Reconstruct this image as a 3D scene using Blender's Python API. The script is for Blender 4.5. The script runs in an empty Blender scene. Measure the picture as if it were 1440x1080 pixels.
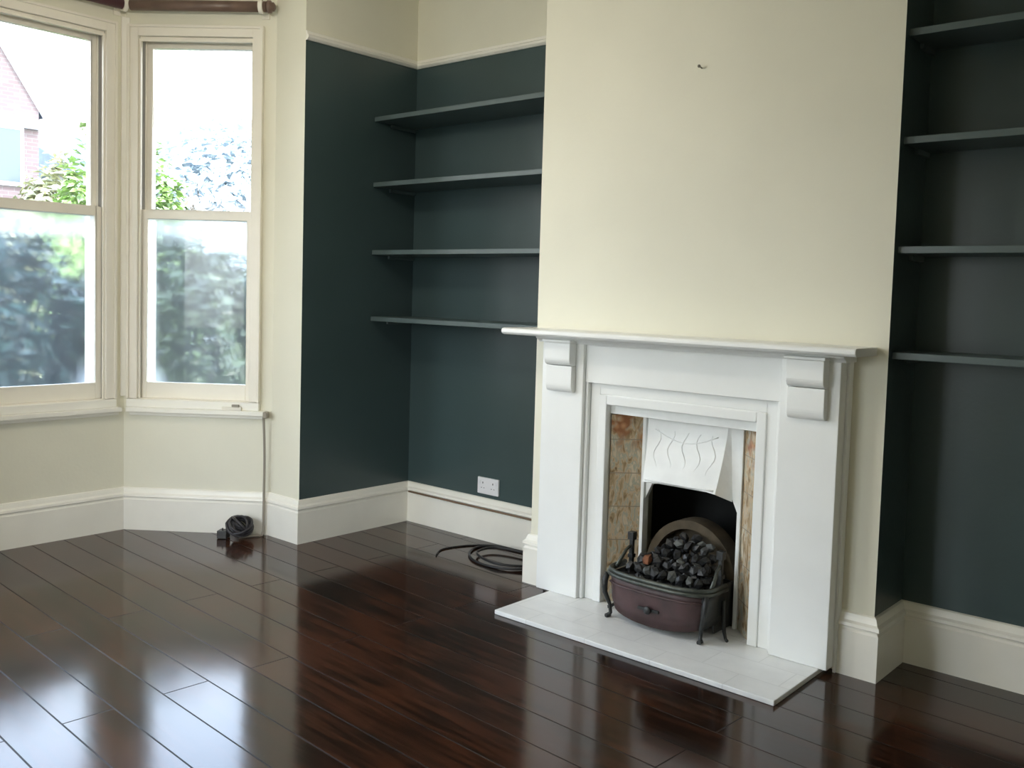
import bpy, bmesh, math, random
from mathutils import Matrix, Vector, noise

random.seed(7)
S = bpy.context.scene
COL = S.collection
PI = math.pi

# ------------------------------------------------------------------ camera
cam_d = bpy.data.cameras.new('camera')
cam = bpy.data.objects.new('camera', cam_d)
COL.objects.link(cam)
cy_, cp_, cr_ = math.radians(40.812), math.radians(-3.551), math.radians(1.657)
fwd = Vector((-math.sin(cy_) * math.cos(cp_), math.cos(cy_) * math.cos(cp_), math.sin(cp_)))
rt = Vector((math.cos(cy_), math.sin(cy_), 0))
up = rt.cross(fwd)
r2 = rt * math.cos(cr_) + up * math.sin(cr_)
u2 = -rt * math.sin(cr_) + up * math.cos(cr_)
M = Matrix((r2, u2, -fwd)).transposed().to_4x4()
M.translation = Vector((4.209, -3.936, 1.40))
cam.matrix_world = M
cam_d.sensor_width = 36.0
cam_d.sensor_fit = 'HORIZONTAL'
cam_d.lens = 1329.955 / 1440 * 36.0
cam_d.shift_y = -44.5 / 1440
cam_d.clip_start = 0.02
S.camera = cam

# ------------------------------------------------------------------ view
S.view_settings.view_transform = 'Standard'
S.view_settings.look = 'None'
S.view_settings.gamma = 1.0
S.view_settings.use_curve_mapping = False
S.view_settings.exposure = 1.16
S.cycles.use_denoising = True
S.cycles.max_bounces = 14
S.cycles.diffuse_bounces = 8
S.cycles.glossy_bounces = 6
S.cycles.transparent_max_bounces = 16
S.cycles.sample_clamp_indirect = 12

# ------------------------------------------------------------------ sky, sun
SKY_STRENGTH = 4.6
W = bpy.data.worlds.new('sky')
S.world = W
W.use_nodes = True
nt = W.node_tree
nt.nodes.clear()
wo = nt.nodes.new('ShaderNodeOutputWorld')
bg = nt.nodes.new('ShaderNodeBackground')
tc = nt.nodes.new('ShaderNodeTexCoord')
sx = nt.nodes.new('ShaderNodeSeparateXYZ')
rp = nt.nodes.new('ShaderNodeValToRGB')
rp.color_ramp.elements[0].position = 0.45
rp.color_ramp.elements[0].color = (0.10, 0.11, 0.09, 1)
rp.color_ramp.elements[1].position = 0.52
rp.color_ramp.elements[1].color = (0.96, 0.98, 1.0, 1)
e = rp.color_ramp.elements.new(0.62); e.color = (0.93, 0.97, 1.0, 1)
e = rp.color_ramp.elements.new(0.74); e.color = (0.62, 0.76, 1.0, 1)
e = rp.color_ramp.elements.new(1.0)
e.color = (0.55, 0.70, 1.0, 1)
mm = nt.nodes.new('ShaderNodeMath'); mm.operation = 'MULTIPLY_ADD'
mm.inputs[1].default_value = 0.5; mm.inputs[2].default_value = 0.5
nt.links.new(tc.outputs['Generated'], sx.inputs[0])
nt.links.new(sx.outputs[2], mm.inputs[0])
nt.links.new(mm.outputs[0], rp.inputs[0])
nt.links.new(rp.outputs[0], bg.inputs[0])
bg.inputs[1].default_value = SKY_STRENGTH
nt.links.new(bg.outputs[0], wo.inputs[0])

sun_d = bpy.data.lights.new('sun', 'SUN')
sun_d.energy = 2.0
sun_d.angle = math.radians(1.0)
sun_d.color = (1.0, 0.95, 0.86)
sun = bpy.data.objects.new('sun', sun_d)
COL.objects.link(sun)
# high sun behind the house: it lights the street and the shrubs, not the room
sun.rotation_euler = (math.radians(-12), math.radians(38), 0)

# ------------------------------------------------------------------ materials
def new_mat(name):
    m = bpy.data.materials.new(name)
    m.use_nodes = True
    return m, m.node_tree, m.node_tree.nodes['Principled BSDF']

def mat(name, col, rough=0.5, metal=0.0, vary=0.0, bump=0.0, scale=8.0, spec=0.5):
    m, t, p = new_mat(name)
    p.inputs['Base Color'].default_value = (*col, 1)
    p.inputs['Roughness'].default_value = rough
    p.inputs['Metallic'].default_value = metal
    p.inputs['Specular IOR Level'].default_value = spec
    if vary or bump:
        tc = t.nodes.new('ShaderNodeTexCoord')
        n = t.nodes.new('ShaderNodeTexNoise')
        n.inputs['Scale'].default_value = scale
        n.inputs['Detail'].default_value = 6
        t.links.new(tc.outputs['Object'], n.inputs['Vector'])
        if vary:
            r = t.nodes.new('ShaderNodeValToRGB')
            r.color_ramp.elements[0].position = 0.3
            r.color_ramp.elements[1].position = 0.7
            r.color_ramp.elements[0].color = (*[c * (1 - vary) for c in col], 1)
            r.color_ramp.elements[1].color = (*[min(1, c * (1 + vary)) for c in col], 1)
            t.links.new(n.outputs['Fac'], r.inputs[0])
            t.links.new(r.outputs[0], p.inputs['Base Color'])
        if bump:
            b = t.nodes.new('ShaderNodeBump')
            b.inputs['Strength'].default_value = bump
            b.inputs['Distance'].default_value = 0.01
            t.links.new(n.outputs['Fac'], b.inputs['Height'])
            t.links.new(b.outputs[0], p.inputs['Normal'])
    return m

CREAM = (0.80, 0.78, 0.65)
DARK = (0.047, 0.076, 0.078)

def wall_paint(name, zsplit=None):
    """emulsion: cream, or dark teal below a picture rail height"""
    m, t, p = new_mat(name)
    p.inputs['Roughness'].default_value = 0.55 if zsplit is None else 0.32
    tc = t.nodes.new('ShaderNodeNewGeometry')
    n = t.nodes.new('ShaderNodeTexNoise'); n.inputs['Scale'].default_value = 1.3; n.inputs['Detail'].default_value = 5
    t.links.new(tc.outputs['Position'], n.inputs['Vector'])
    r = t.nodes.new('ShaderNodeValToRGB')
    r.color_ramp.elements[0].position = 0.35; r.color_ramp.elements[1].position = 0.7
    r.color_ramp.elements[0].color = (*[c * 0.95 for c in CREAM], 1)
    r.color_ramp.elements[1].color = (*[c * 1.03 for c in CREAM], 1)
    t.links.new(n.outputs['Fac'], r.inputs[0])
    out = r.outputs[0]
    if zsplit is not None:
        sp = t.nodes.new('ShaderNodeSeparateXYZ')
        t.links.new(tc.outputs['Position'], sp.inputs[0])
        gt = t.nodes.new('ShaderNodeMath'); gt.operation = 'GREATER_THAN'; gt.inputs[1].default_value = zsplit
        t.links.new(sp.outputs[2], gt.inputs[0])
        r2 = t.nodes.new('ShaderNodeValToRGB')
        r2.color_ramp.elements[0].position = 0.3; r2.color_ramp.elements[1].position = 0.75
        r2.color_ramp.elements[0].color = (*[c * 0.9 for c in DARK], 1)
        r2.color_ramp.elements[1].color = (*[c * 1.15 for c in DARK], 1)
        t.links.new(n.outputs['Fac'], r2.inputs[0])
        mx = t.nodes.new('ShaderNodeMix'); mx.data_type = 'RGBA'
        t.links.new(gt.outputs[0], mx.inputs[0])
        t.links.new(r2.outputs[0], mx.inputs[6])
        t.links.new(out, mx.inputs[7])
        out = mx.outputs[2]
    t.links.new(out, p.inputs['Base Color'])
    n2 = t.nodes.new('ShaderNodeTexNoise'); n2.inputs['Scale'].default_value = 60; n2.inputs['Detail'].default_value = 3
    t.links.new(tc.outputs['Position'], n2.inputs['Vector'])
    b = t.nodes.new('ShaderNodeBump'); b.inputs['Strength'].default_value = 0.05; b.inputs['Distance'].default_value = 0.01
    t.links.new(n2.outputs['Fac'], b.inputs['Height'])
    t.links.new(b.outputs[0], p.inputs['Normal'])
    return m

M_cream = wall_paint('cream_wall_paint')
M_split = wall_paint('dark_paint_below_rail', 2.715)
M_ceil = mat('ceiling_paint', (0.72, 0.70, 0.64), 0.7, vary=0.03)
M_trim = mat('cream_gloss_trim', (0.89, 0.87, 0.79), 0.28, vary=0.04, scale=3)
M_sash = mat('cream_gloss_sash', (0.86, 0.82, 0.72), 0.3, vary=0.03, scale=5)
M_channel = mat('shaded_grey_channel', (0.30, 0.295, 0.28), 0.5, vary=0.1, scale=6)  # bare grey stile, darkened to hold the shade inside the sash channel
M_white = mat('white_gloss_surround', (0.89, 0.905, 0.89), 0.32, vary=0.025, scale=4, bump=0.08)
M_iron_white = mat('white_painted_iron', (0.88, 0.90, 0.89), 0.3, vary=0.03, scale=14, bump=0.2)
M_shelf = mat('dark_shelf_paint', (0.085, 0.118, 0.118), 0.33, vary=0.08, scale=6)
M_black_iron = mat('black_cast_iron', (0.016, 0.018, 0.018), 0.42, vary=0.3, scale=30, bump=0.25)
M_grey_iron = mat('grey_green_iron', (0.075, 0.083, 0.072), 0.36, metal=0.5, vary=0.3, scale=25, bump=0.2)
M_maroon = mat('rusted_maroon_iron', (0.066, 0.036, 0.036), 0.5, vary=0.35, scale=12, bump=0.3)
M_coal = mat('coal', (0.020, 0.021, 0.022), 0.45, vary=0.5, scale=20, bump=0.6)
M_coal_b = mat('ash_grey_coal', (0.085, 0.09, 0.085), 0.7, vary=0.5, scale=20, bump=0.6)
M_coal_r = mat('rust_orange_coal', (0.22, 0.085, 0.04), 0.7, vary=0.5, scale=20, bump=0.6)
M_fireback = mat('scorched_brick', (0.075, 0.058, 0.036), 0.85, vary=0.5, scale=9, bump=0.5)
M_soot = mat('soot_black', (0.008, 0.010, 0.010), 0.85, vary=0.3, scale=10)
M_plastic = mat('white_plastic', (0.80, 0.80, 0.82), 0.35)
M_darkslot = mat('dark_plastic', (0.03, 0.03, 0.03), 0.4)
M_cable = mat('black_cable_rubber', (0.015, 0.015, 0.016), 0.45)
M_bundle = mat('grey_black_cable', (0.035, 0.033, 0.037), 0.45, vary=0.3, scale=40)
M_creamcable = mat('grimy_cream_cable', (0.30, 0.27, 0.22), 0.5)
M_browncable = mat('brown_cable', (0.20, 0.13, 0.08), 0.6)
M_pole = mat('brown_pole_wood', (0.16, 0.105, 0.08), 0.35, vary=0.2, scale=12)
M_pole_red = mat('dark_red_pole_wood', (0.10, 0.035, 0.045), 0.35, vary=0.2, scale=12)
M_brass = mat('dull_brass', (0.30, 0.25, 0.15), 0.4, metal=0.8)
M_nail = mat('nail_steel', (0.25, 0.24, 0.20), 0.4, metal=0.7)

def floor_mat():
    m, t, p = new_mat('varnished_dark_boards')
    geo = t.nodes.new('ShaderNodeNewGeometry')
    mp = t.nodes.new('ShaderNodeMapping'); mp.inputs['Rotation'].default_value = (0, 0, math.radians(3.2))
    mp.inputs['Location'].default_value = (0.9, 0.062, 0)
    t.links.new(geo.outputs['Position'], mp.inputs['Vector'])
    br = t.nodes.new('ShaderNodeTexBrick')
    br.offset = 0.37; br.offset_frequency = 2
    br.inputs['Scale'].default_value = 1.0
    br.inputs['Brick Width'].default_value = 2.3
    br.inputs['Row Height'].default_value = 0.167
    br.inputs['Mortar Size'].default_value = 0.0030
    br.inputs['Mortar Smooth'].default_value = 0.3
    br.inputs['Color1'].default_value = (0.0, 0.0, 0.0, 1)
    br.inputs['Color2'].default_value = (1, 1, 1, 1)
    br.inputs['Mortar'].default_value = (0.5, 0.5, 0.5, 1)
    t.links.new(mp.outputs[0], br.inputs['Vector'])
    # grain
    mg = t.nodes.new('ShaderNodeMapping'); mg.inputs['Scale'].default_value = (1.4, 16, 1)
    t.links.new(mp.outputs[0], mg.inputs['Vector'])
    n = t.nodes.new('ShaderNodeTexNoise'); n.inputs['Scale'].default_value = 2.2; n.inputs['Detail'].default_value = 7; n.inputs['Distortion'].default_value = 0.6
    t.links.new(mg.outputs[0], n.inputs['Vector'])
    n3 = t.nodes.new('ShaderNodeTexNoise'); n3.inputs['Scale'].default_value = 2.4; n3.inputs['Detail'].default_value = 3
    t.links.new(mp.outputs[0], n3.inputs['Vector'])
    add = t.nodes.new('ShaderNodeMath'); add.operation = 'MULTIPLY_ADD'; add.inputs[1].default_value = 0.16
    t.links.new(br.outputs['Color'], add.inputs[0]); t.links.new(n.outputs['Fac'], add.inputs[2])
    add2 = t.nodes.new('ShaderNodeMath'); add2.operation = 'MULTIPLY_ADD'; add2.inputs[1].default_value = 0.55
    t.links.new(n3.outputs['Fac'], add2.inputs[0]); t.links.new(add.outputs[0], add2.inputs[2])
    r = t.nodes.new('ShaderNodeValToRGB')
    els = r.color_ramp.elements
    els[0].position = 0.56; els[0].color = (0.008, 0.0055, 0.004, 1)
    els[1].position = 1.25 if False else 1.0; els[1].color = (0.062, 0.022, 0.011, 1)
    k = els.new(0.78); k.color = (0.024, 0.0115, 0.0070, 1)
    t.links.new(add2.outputs[0], r.inputs[0])
    mx = t.nodes.new('ShaderNodeMix'); mx.data_type = 'RGBA'
    mx.inputs[7].default_value = (0.009, 0.006, 0.005, 1)
    t.links.new(br.outputs['Fac'], mx.inputs[0]); t.links.new(r.outputs[0], mx.inputs[6])
    t.links.new(mx.outputs[2], p.inputs['Base Color'])
    rr = t.nodes.new('ShaderNodeMapRange'); rr.inputs['To Min'].default_value = 0.08; rr.inputs['To Max'].default_value = 0.17
    t.links.new(n3.outputs['Fac'], rr.inputs['Value'])
    mr_ = t.nodes.new('ShaderNodeMix'); mr_.data_type = 'FLOAT'; mr_.inputs[3].default_value = 0.42
    t.links.new(br.outputs['Fac'], mr_.inputs[0]); t.links.new(rr.outputs[0], mr_.inputs[2]); t.links.new(mr_.outputs[0], p.inputs['Roughness'])
    si = t.nodes.new('ShaderNodeMath'); si.operation = 'MULTIPLY_ADD'; si.inputs[1].default_value = -0.28; si.inputs[2].default_value = 0.5
    t.links.new(br.outputs['Fac'], si.inputs[0]); t.links.new(si.outputs[0], p.inputs['Specular IOR Level'])
    p.inputs['IOR'].default_value = 1.45
    # bump: board gaps, slow waves and fine grain
    h1 = t.nodes.new('ShaderNodeMath'); h1.operation = 'MULTIPLY'; h1.inputs[1].default_value = -0.10
    t.links.new(br.outputs['Fac'], h1.inputs[0])
    h2 = t.nodes.new('ShaderNodeMath'); h2.operation = 'MULTIPLY_ADD'; h2.inputs[1].default_value = 0.010
    t.links.new(n.outputs['Fac'], h2.inputs[0]); t.links.new(h1.outputs[0], h2.inputs[2])
    mw = t.nodes.new('ShaderNodeMapping'); mw.inputs['Scale'].default_value = (1.2, 5, 1)
    t.links.new(mp.outputs[0], mw.inputs['Vector'])
    n4 = t.nodes.new('ShaderNodeTexNoise'); n4.inputs['Scale'].default_value = 2.0; n4.inputs['Detail'].default_value = 2
    t.links.new(mw.outputs[0], n4.inputs['Vector'])
    h3 = t.nodes.new('ShaderNodeMath'); h3.operation = 'MULTIPLY_ADD'; h3.inputs[1].default_value = 0.035
    t.links.new(n4.outputs['Fac'], h3.inputs[0]); t.links.new(h2.outputs[0], h3.inputs[2])
    b = t.nodes.new('ShaderNodeBump'); b.inputs['Strength'].default_value = 0.5; b.inputs['Distance'].default_value = 0.012
    t.links.new(h3.outputs[0], b.inputs['Height']); t.links.new(b.outputs[0], p.inputs['Normal'])
    return m
M_floor = floor_mat()

def hearth_mat():
    m, t, p = new_mat('white_painted_hearth_tiles')
    geo = t.nodes.new('ShaderNodeNewGeometry')
    br = t.nodes.new('ShaderNodeTexBrick'); br.offset = 0.5
    br.inputs['Scale'].default_value = 1
    br.inputs['Brick Width'].default_value = 0.31; br.inputs['Row Height'].default_value = 0.155
    br.inputs['Mortar Size'].default_value = 0.0025
    br.inputs['Color1'].default_value = (0.89, 0.90, 0.89, 1); br.inputs['Color2'].default_value = (0.92, 0.93, 0.92, 1)
    br.inputs['Mortar'].default_value = (0.80, 0.81, 0.80, 1)
    t.links.new(geo.outputs['Position'], br.inputs['Vector'])
    n = t.nodes.new('ShaderNodeTexNoise'); n.inputs['Scale'].default_value = 14; n.inputs['Detail'].default_value = 6
    t.links.new(geo.outputs['Position'], n.inputs['Vector'])
    mx = t.nodes.new('ShaderNodeMix'); mx.data_type = 'RGBA'; mx.blend_type = 'MULTIPLY'; mx.inputs[0].default_value = 0.15
    t.links.new(br.outputs['Color'], mx.inputs[6]); t.links.new(n.outputs['Fac'], mx.inputs[7])
    t.links.new(mx.outputs[2], p.inputs['Base Color'])
    p.inputs['Roughness'].default_value = 0.35
    b = t.nodes.new('ShaderNodeBump'); b.inputs['Strength'].default_value = 0.25; b.inputs['Distance'].default_value = 0.01
    t.links.new(n.outputs['Fac'], b.inputs['Height']); t.links.new(b.outputs[0], p.inputs['Normal'])
    return m
M_hearth = hearth_mat()

def tile_mat():
    """old floral majolica tiles: terracotta flower at the top, buff and sage stems below"""
    m, t, p = new_mat('floral_fireplace_tiles')
    tc = t.nodes.new('ShaderNodeTexCoord')
    sp = t.nodes.new('ShaderNodeSeparateXYZ'); t.links.new(tc.outputs['Object'], sp.inputs[0])
    mp = t.nodes.new('ShaderNodeMapping'); mp.inputs['Scale'].default_value = (34, 34, 13)
    t.links.new(tc.outputs['Object'], mp.inputs['Vector'])
    n = t.nodes.new('ShaderNodeTexNoise'); n.inputs['Scale'].default_value = 1.0; n.inputs['Detail'].default_value = 4; n.inputs['Distortion'].default_value = 1.4
    t.links.new(mp.outputs[0], n.inputs['Vector'])
    r = t.nodes.new('ShaderNodeValToRGB')
    els = r.color_ramp.elements
    els[0].position = 0.30; els[0].color = (0.20, 0.13, 0.07, 1)
    els[1].position = 0.72; els[1].color = (0.68, 0.60, 0.45, 1)
    for pos, c in ((0.42, (0.42, 0.31, 0.18)), (0.50, (0.60, 0.46, 0.31)), (0.58, (0.38, 0.40, 0.33)), (0.64, (0.60, 0.50, 0.36))):
        k = els.new(pos); k.color = (*c, 1)
    t.links.new(n.outputs['Fac'], r.inputs[0])
    # flower head
    n2 = t.nodes.new('ShaderNodeTexVoronoi'); n2.inputs['Scale'].default_value = 32
    t.links.new(tc.outputs['Object'], n2.inputs['Vector'])
    r2 = t.nodes.new('ShaderNodeValToRGB')
    r2.color_ramp.elements[0].position = 0.1; r2.color_ramp.elements[0].color = (0.58, 0.30, 0.15, 1)
    r2.color_ramp.elements[1].position = 0.6; r2.color_ramp.elements[1].color = (0.30, 0.13, 0.06, 1)
    t.links.new(n2.outputs['Distance'], r2.inputs[0])
    mr = t.nodes.new('ShaderNodeMapRange'); mr.inputs['From Min'].default_value = 0.69; mr.inputs['From Max'].default_value = 0.80
    t.links.new(sp.outputs[2], mr.inputs['Value'])
    m2 = t.nodes.new('ShaderNodeMath'); m2.operation = 'MULTIPLY'; 
    n5 = t.nodes.new('ShaderNodeTexNoise'); n5.inputs['Scale'].default_value = 15
    t.links.new(tc.outputs['Object'], n5.inputs['Vector'])
    mr5 = t.nodes.new('ShaderNodeMapRange'); mr5.inputs['From Min'].default_value = 0.44; mr5.inputs['From Max'].default_value = 0.56
    t.links.new(n5.outputs['Fac'], mr5.inputs['Value'])
    t.links.new(mr.outputs[0], m2.inputs[0]); t.links.new(mr5.outputs[0], m2.inputs[1])
    mx = t.nodes.new('ShaderNodeMix'); mx.data_type = 'RGBA'
    t.links.new(m2.outputs[0], mx.inputs[0]); t.links.new(r.outputs[0], mx.inputs[6]); t.links.new(r2.outputs[0], mx.inputs[7])
    # tile joints every 152 mm
    ml = t.nodes.new('ShaderNodeMath'); ml.operation = 'MULTIPLY'; ml.inputs[1].default_value = 1 / 0.152
    t.links.new(sp.outputs[2], ml.inputs[0])
    fr = t.nodes.new('ShaderNodeMath'); fr.operation = 'FRACT'; t.links.new(ml.outputs[0], fr.inputs[0])
    lt = t.nodes.new('ShaderNodeMath'); lt.operation = 'LESS_THAN'; lt.inputs[1].default_value = 0.025
    t.links.new(fr.outputs[0], lt.inputs[0])
    mj = t.nodes.new('ShaderNodeMix'); mj.data_type = 'RGBA'; mj.inputs[7].default_value = (0.30, 0.25, 0.19, 1)
    t.links.new(lt.outputs[0], mj.inputs[0]); t.links.new(mx.outputs[2], mj.inputs[6])
    t.links.new(mj.outputs[2], p.inputs['Base Color'])
    p.inputs['Roughness'].default_value = 0.22
    b = t.nodes.new('ShaderNodeBump'); b.inputs['Strength'].default_value = 0.2; b.inputs['Distance'].default_value = 0.004
    t.links.new(n.outputs['Fac'], b.inputs['Height']); t.links.new(b.outputs[0], p.inputs['Normal'])
    return m
M_tile = tile_mat()

def pane_mat(name, film):
    """thin window glass; the lower sashes carry a translucent film, denser along the edges"""
    m = bpy.data.materials.new(name); m.use_nodes = True
    t = m.node_tree; t.nodes.clear()
    o = t.nodes.new('ShaderNodeOutputMaterial')
    tr = t.nodes.new('ShaderNodeBsdfTransparent'); tr.inputs[0].default_value = (0.93, 0.95, 0.95, 1)
    gl = t.nodes.new('ShaderNodeBsdfGlossy'); gl.inputs['Roughness'].default_value = 0.02
    fr = t.nodes.new('ShaderNodeFresnel'); fr.inputs[0].default_value = 1.45
    mx = t.nodes.new('ShaderNodeMixShader')
    t.links.new(fr.outputs[0], mx.inputs[0]); t.links.new(tr.outputs[0], mx.inputs[1]); t.links.new(gl.outputs[0], mx.inputs[2])
    last = mx.outputs[0]
    if film:
        rf = t.nodes.new('ShaderNodeBsdfRefraction'); rf.inputs[0].default_value = (0.92, 0.95, 0.96, 1)
        rf.inputs['Roughness'].default_value = 0.33; rf.inputs['IOR'].default_value = 1.06
        mf = t.nodes.new('ShaderNodeMixShader'); mf.inputs[0].default_value = 0.8
        t.links.new(tr.outputs[0], mf.inputs[1]); t.links.new(rf.outputs[0], mf.inputs[2]); t.links.new(mf.outputs[0], mx.inputs[1])
        tl = t.nodes.new('ShaderNodeBsdfTranslucent'); tl.inputs[0].default_value = (0.82, 0.90, 0.95, 1)
        at = t.nodes.new('ShaderNodeAttribute'); at.attribute_name = 'edge'
        tc = t.nodes.new('ShaderNodeTexCoord')
        n = t.nodes.new('ShaderNodeTexNoise'); n.inputs['Scale'].default_value = 7; n.inputs['Detail'].default_value = 3
        t.links.new(tc.outputs['Object'], n.inputs['Vector'])
        ma = t.nodes.new('ShaderNodeMath'); ma.operation = 'MULTIPLY_ADD'; ma.inputs[1].default_value = 0.04; 
        t.links.new(n.outputs['Fac'], ma.inputs[0])
        mr = t.nodes.new('ShaderNodeMapRange'); mr.inputs['To Min'].default_value = 0.025; mr.inputs['To Max'].default_value = 0.5
        t.links.new(at.outputs['Fac'], mr.inputs['Value']); t.links.new(mr.outputs[0], ma.inputs[2])
        m2 = t.nodes.new('ShaderNodeMixShader')
        t.links.new(ma.outputs[0], m2.inputs[0]); t.links.new(last, m2.inputs[1]); t.links.new(tl.outputs[0], m2.inputs[2])
        last = m2.outputs[0]
    t.links.new(last, o.inputs[0])
    return m
M_glass = pane_mat('clear_glass', False)
M_film = pane_mat('filmed_glass', True)

# ------------------------------------------------------------------ mesh helpers
class MB:
    def __init__(s): s.v = []; s.f = []; s.m = []; s.sm = []
    def add(s, vs, fs, mi=0, smooth=False):
        b = len(s.v); s.v += [tuple(v) for v in vs]
        for f in fs: s.f.append([b + i for i in f]); s.m.append(mi); s.sm.append(smooth)
        return s
    def box(s, x0, x1, y0, y1, z0, z1, mi=0):
        vs = [(x0, y0, z0), (x1, y0, z0), (x1, y1, z0), (x0, y1, z0), (x0, y0, z1), (x1, y0, z1), (x1, y1, z1), (x0, y1, z1)]
        fs = [(3, 2, 1, 0), (4, 5, 6, 7), (0, 1, 5, 4), (1, 2, 6, 5), (2, 3, 7, 6), (3, 0, 4, 7)]
        return s.add(vs, fs, mi)
    def prism(s, pts, ax, a0, a1, mi=0, smooth=False):
        """polygon pts in the plane across axis ax, extruded a0..a1. order of the two plane coords: ax x:(y,z) y:(x,z) z:(x,y)"""
        n = len(pts)
        def mk(p, a): return {'x': (a, p[0], p[1]), 'y': (p[0], a, p[1]), 'z': (p[0], p[1], a)}[ax]
        vs = [mk(p, a0) for p in pts] + [mk(p, a1) for p in pts]
        s.add(vs, [(i, (i + 1) % n, n + (i + 1) % n, n + i) for i in range(n)], mi, smooth)
        s.add(vs, [tuple(range(n))[::-1], tuple(range(n, 2 * n))], mi, False)
        return s
    def tube(s, pts, r, n=10, mi=0, cap=True, closed=False):
        pts = [Vector(p) for p in pts]; N = len(pts)
        rad = r if isinstance(r, (list, tuple)) else [r] * N
        vs = []; prev = None
        for i, p in enumerate(pts):
            a = pts[i - 1] if (i > 0 or closed) else p
            c = pts[(i + 1) % N] if (i < N - 1 or closed) else p
            d = (c - a).normalized()
            if prev is None:
                u = d.orthogonal().normalized()
            else:
                u = (prev - d * prev.dot(d)).normalized()
            prev = u; w = d.cross(u)
            for k in range(n):
                t = 2 * PI * k / n
                vs.append(p + (u * math.cos(t) + w * math.sin(t)) * rad[i])
        fs = []
        for i in range(N if closed else N - 1):
            j = (i + 1) % N
            for k in range(n):
                fs.append((i * n + k, i * n + (k + 1) % n, j * n + (k + 1) % n, j * n + k))
        s.add(vs, fs, mi, True)
        if cap and not closed:
            s.add(vs[:n], [tuple(range(n))[::-1]], mi); s.add(vs[-n:], [tuple(range(n))], mi)
        return s
    def lathe(s, prof, c=(0, 0, 0), ax='z', n=20, mi=0):
        vs = []
        for (r, h) in prof:
            for k in range(n):
                t = 2 * PI * k / n; a, b = r * math.cos(t), r * math.sin(t)
                q = {'z': (a, b, h), 'x': (h, a, b), 'y': (a, h, b)}[ax]
                vs.append((c[0] + q[0], c[1] + q[1], c[2] + q[2]))
        fs = []
        for i in range(len(prof) - 1):
            for k in range(n):
                fs.append((i * n + k, i * n + (k + 1) % n, (i + 1) * n + (k + 1) % n, (i + 1) * n + k))
        fs.append(tuple(range(n))[::-1]); m0 = (len(prof) - 1) * n; fs.append(tuple(range(m0, m0 + n)))
        return s.add(vs, fs, mi, True)
    def build(s, name, mats, parent=None, bevel=0.0, loc=None, rot=None):
        me = bpy.data.meshes.new(name)
        me.from_pydata(s.v, [], s.f)
        for m_ in (mats if isinstance(mats, (list, tuple)) else [mats]): me.materials.append(m_)
        for p, mi, sm in zip(me.polygons, s.m, s.sm): p.material_index = mi; p.use_smooth = sm
        bm = bmesh.new(); bm.from_mesh(me)
        bmesh.ops.remove_doubles(bm, verts=bm.verts, dist=1e-6)
        bmesh.ops.recalc_face_normals(bm, faces=bm.faces)
        bm.to_mesh(me); bm.free()
        o = bpy.data.objects.new(name, me)
        COL.objects.link(o)
        if parent is not None: o.parent = parent
        if loc: o.location = loc
        if rot: o.rotation_euler = rot
        if bevel:
            b = o.modifiers.new('bevel', 'BEVEL'); b.width = bevel; b.segments = 2; b.limit_method = 'ANGLE'
            b.angle_limit = math.radians(40)
        return o

def empty(name, loc=(0, 0, 0), rz=0.0):
    o = bpy.data.objects.new(name, None); o.empty_display_size = 0.1
    COL.objects.link(o); o.location = loc; o.rotation_euler = (0, 0, rz)
    return o
def tag(o, label, cat, group=None, kind=None):
    o['label'] = label; o['category'] = cat
    if group: o['group'] = group
    if kind: o['kind'] = kind
    return o
def struct(o, label=None, cat=None):
    o['kind'] = 'structure'
    if label: o['label'] = label
    if cat: o['category'] = cat
    return o

# ------------------------------------------------------------------ room dimensions (metres)
ZC = 3.12                    # ceiling
BX0, BX1, BY = 1.334, 2.995, -0.426      # chimney breast
RY = -0.134                  # back of the right alcove
XR, YF = 5.0, -4.35          # wall behind on the right, wall behind camera
P = [(-0.262, -0.81), (-0.93, -1.335), (-0.93, -2.965), (-0.262, -3.49)]

# floor (room and bay)
fb = MB()
poly = [(0, 0.2), (0, -0.81), P[0], P[1], P[2], P[3], (0, -3.49), (0, YF - 0.1), (XR + 0.1, YF - 0.1), (XR + 0.1, 0.2)]
poly = [(-0.02, 0.2), (-0.02, -0.78), (-0.30, -0.78), (-0.98, -1.31), (-0.98, -2.99), (-0.30, -3.52), (-0.02, -3.52), (-0.02, YF - 0.02), (XR + 0.02, YF - 0.02), (XR + 0.02, 0.2)]
fb.prism(poly, 'z', -0.12, 0.0)
struct(fb.build('floor', M_floor), 'dark brown varnished floorboards running towards the bay window', 'floor')
struct(MB().box(-1.5, XR + 0.3, YF - 0.3, 0.4, ZC, ZC + 0.15).build('ceiling', M_ceil), 'off-white ceiling', 'ceiling')

# walls
struct(MB().box(0.0, BX0, 0.0, 0.2, -0.1, ZC).build('wall_back_left', M_split),
       'dark teal alcove wall left of the chimney breast, cream above the rail', 'wall')
struct(MB().box(BX1, XR, RY, 0.2, -0.1, ZC).build('wall_back_right', M_split),
       'dark teal alcove wall right of the chimney breast', 'wall')
wl = MB()
wl.box(-0.262, 0.0, -0.81, 0.2, -0.1, ZC, 0)
o = wl.build('wall_left', [M_split, M_cream])
for p in o.data.polygons:
    if p.normal.y < -0.5: p.material_index = 1
struct(o, 'dark teal wall between the alcove and the bay, with cream bay reveal', 'wall')
struct(MB().box(-0.262, 0.0, YF - 0.2, -3.49, -0.1, ZC).build('wall_left_near', M_cream), 'cream wall on the near side of the bay', 'wall')
SD = (-4.15, -3.25, 2.05)     # added fill-light door opposite the bay: y0, y1, head height
wr = MB()
wr.box(XR, XR + 0.2, YF - 0.2, SD[0], -0.1, ZC); wr.box(XR, XR + 0.2, SD[1], 0.2, -0.1, ZC)
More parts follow.
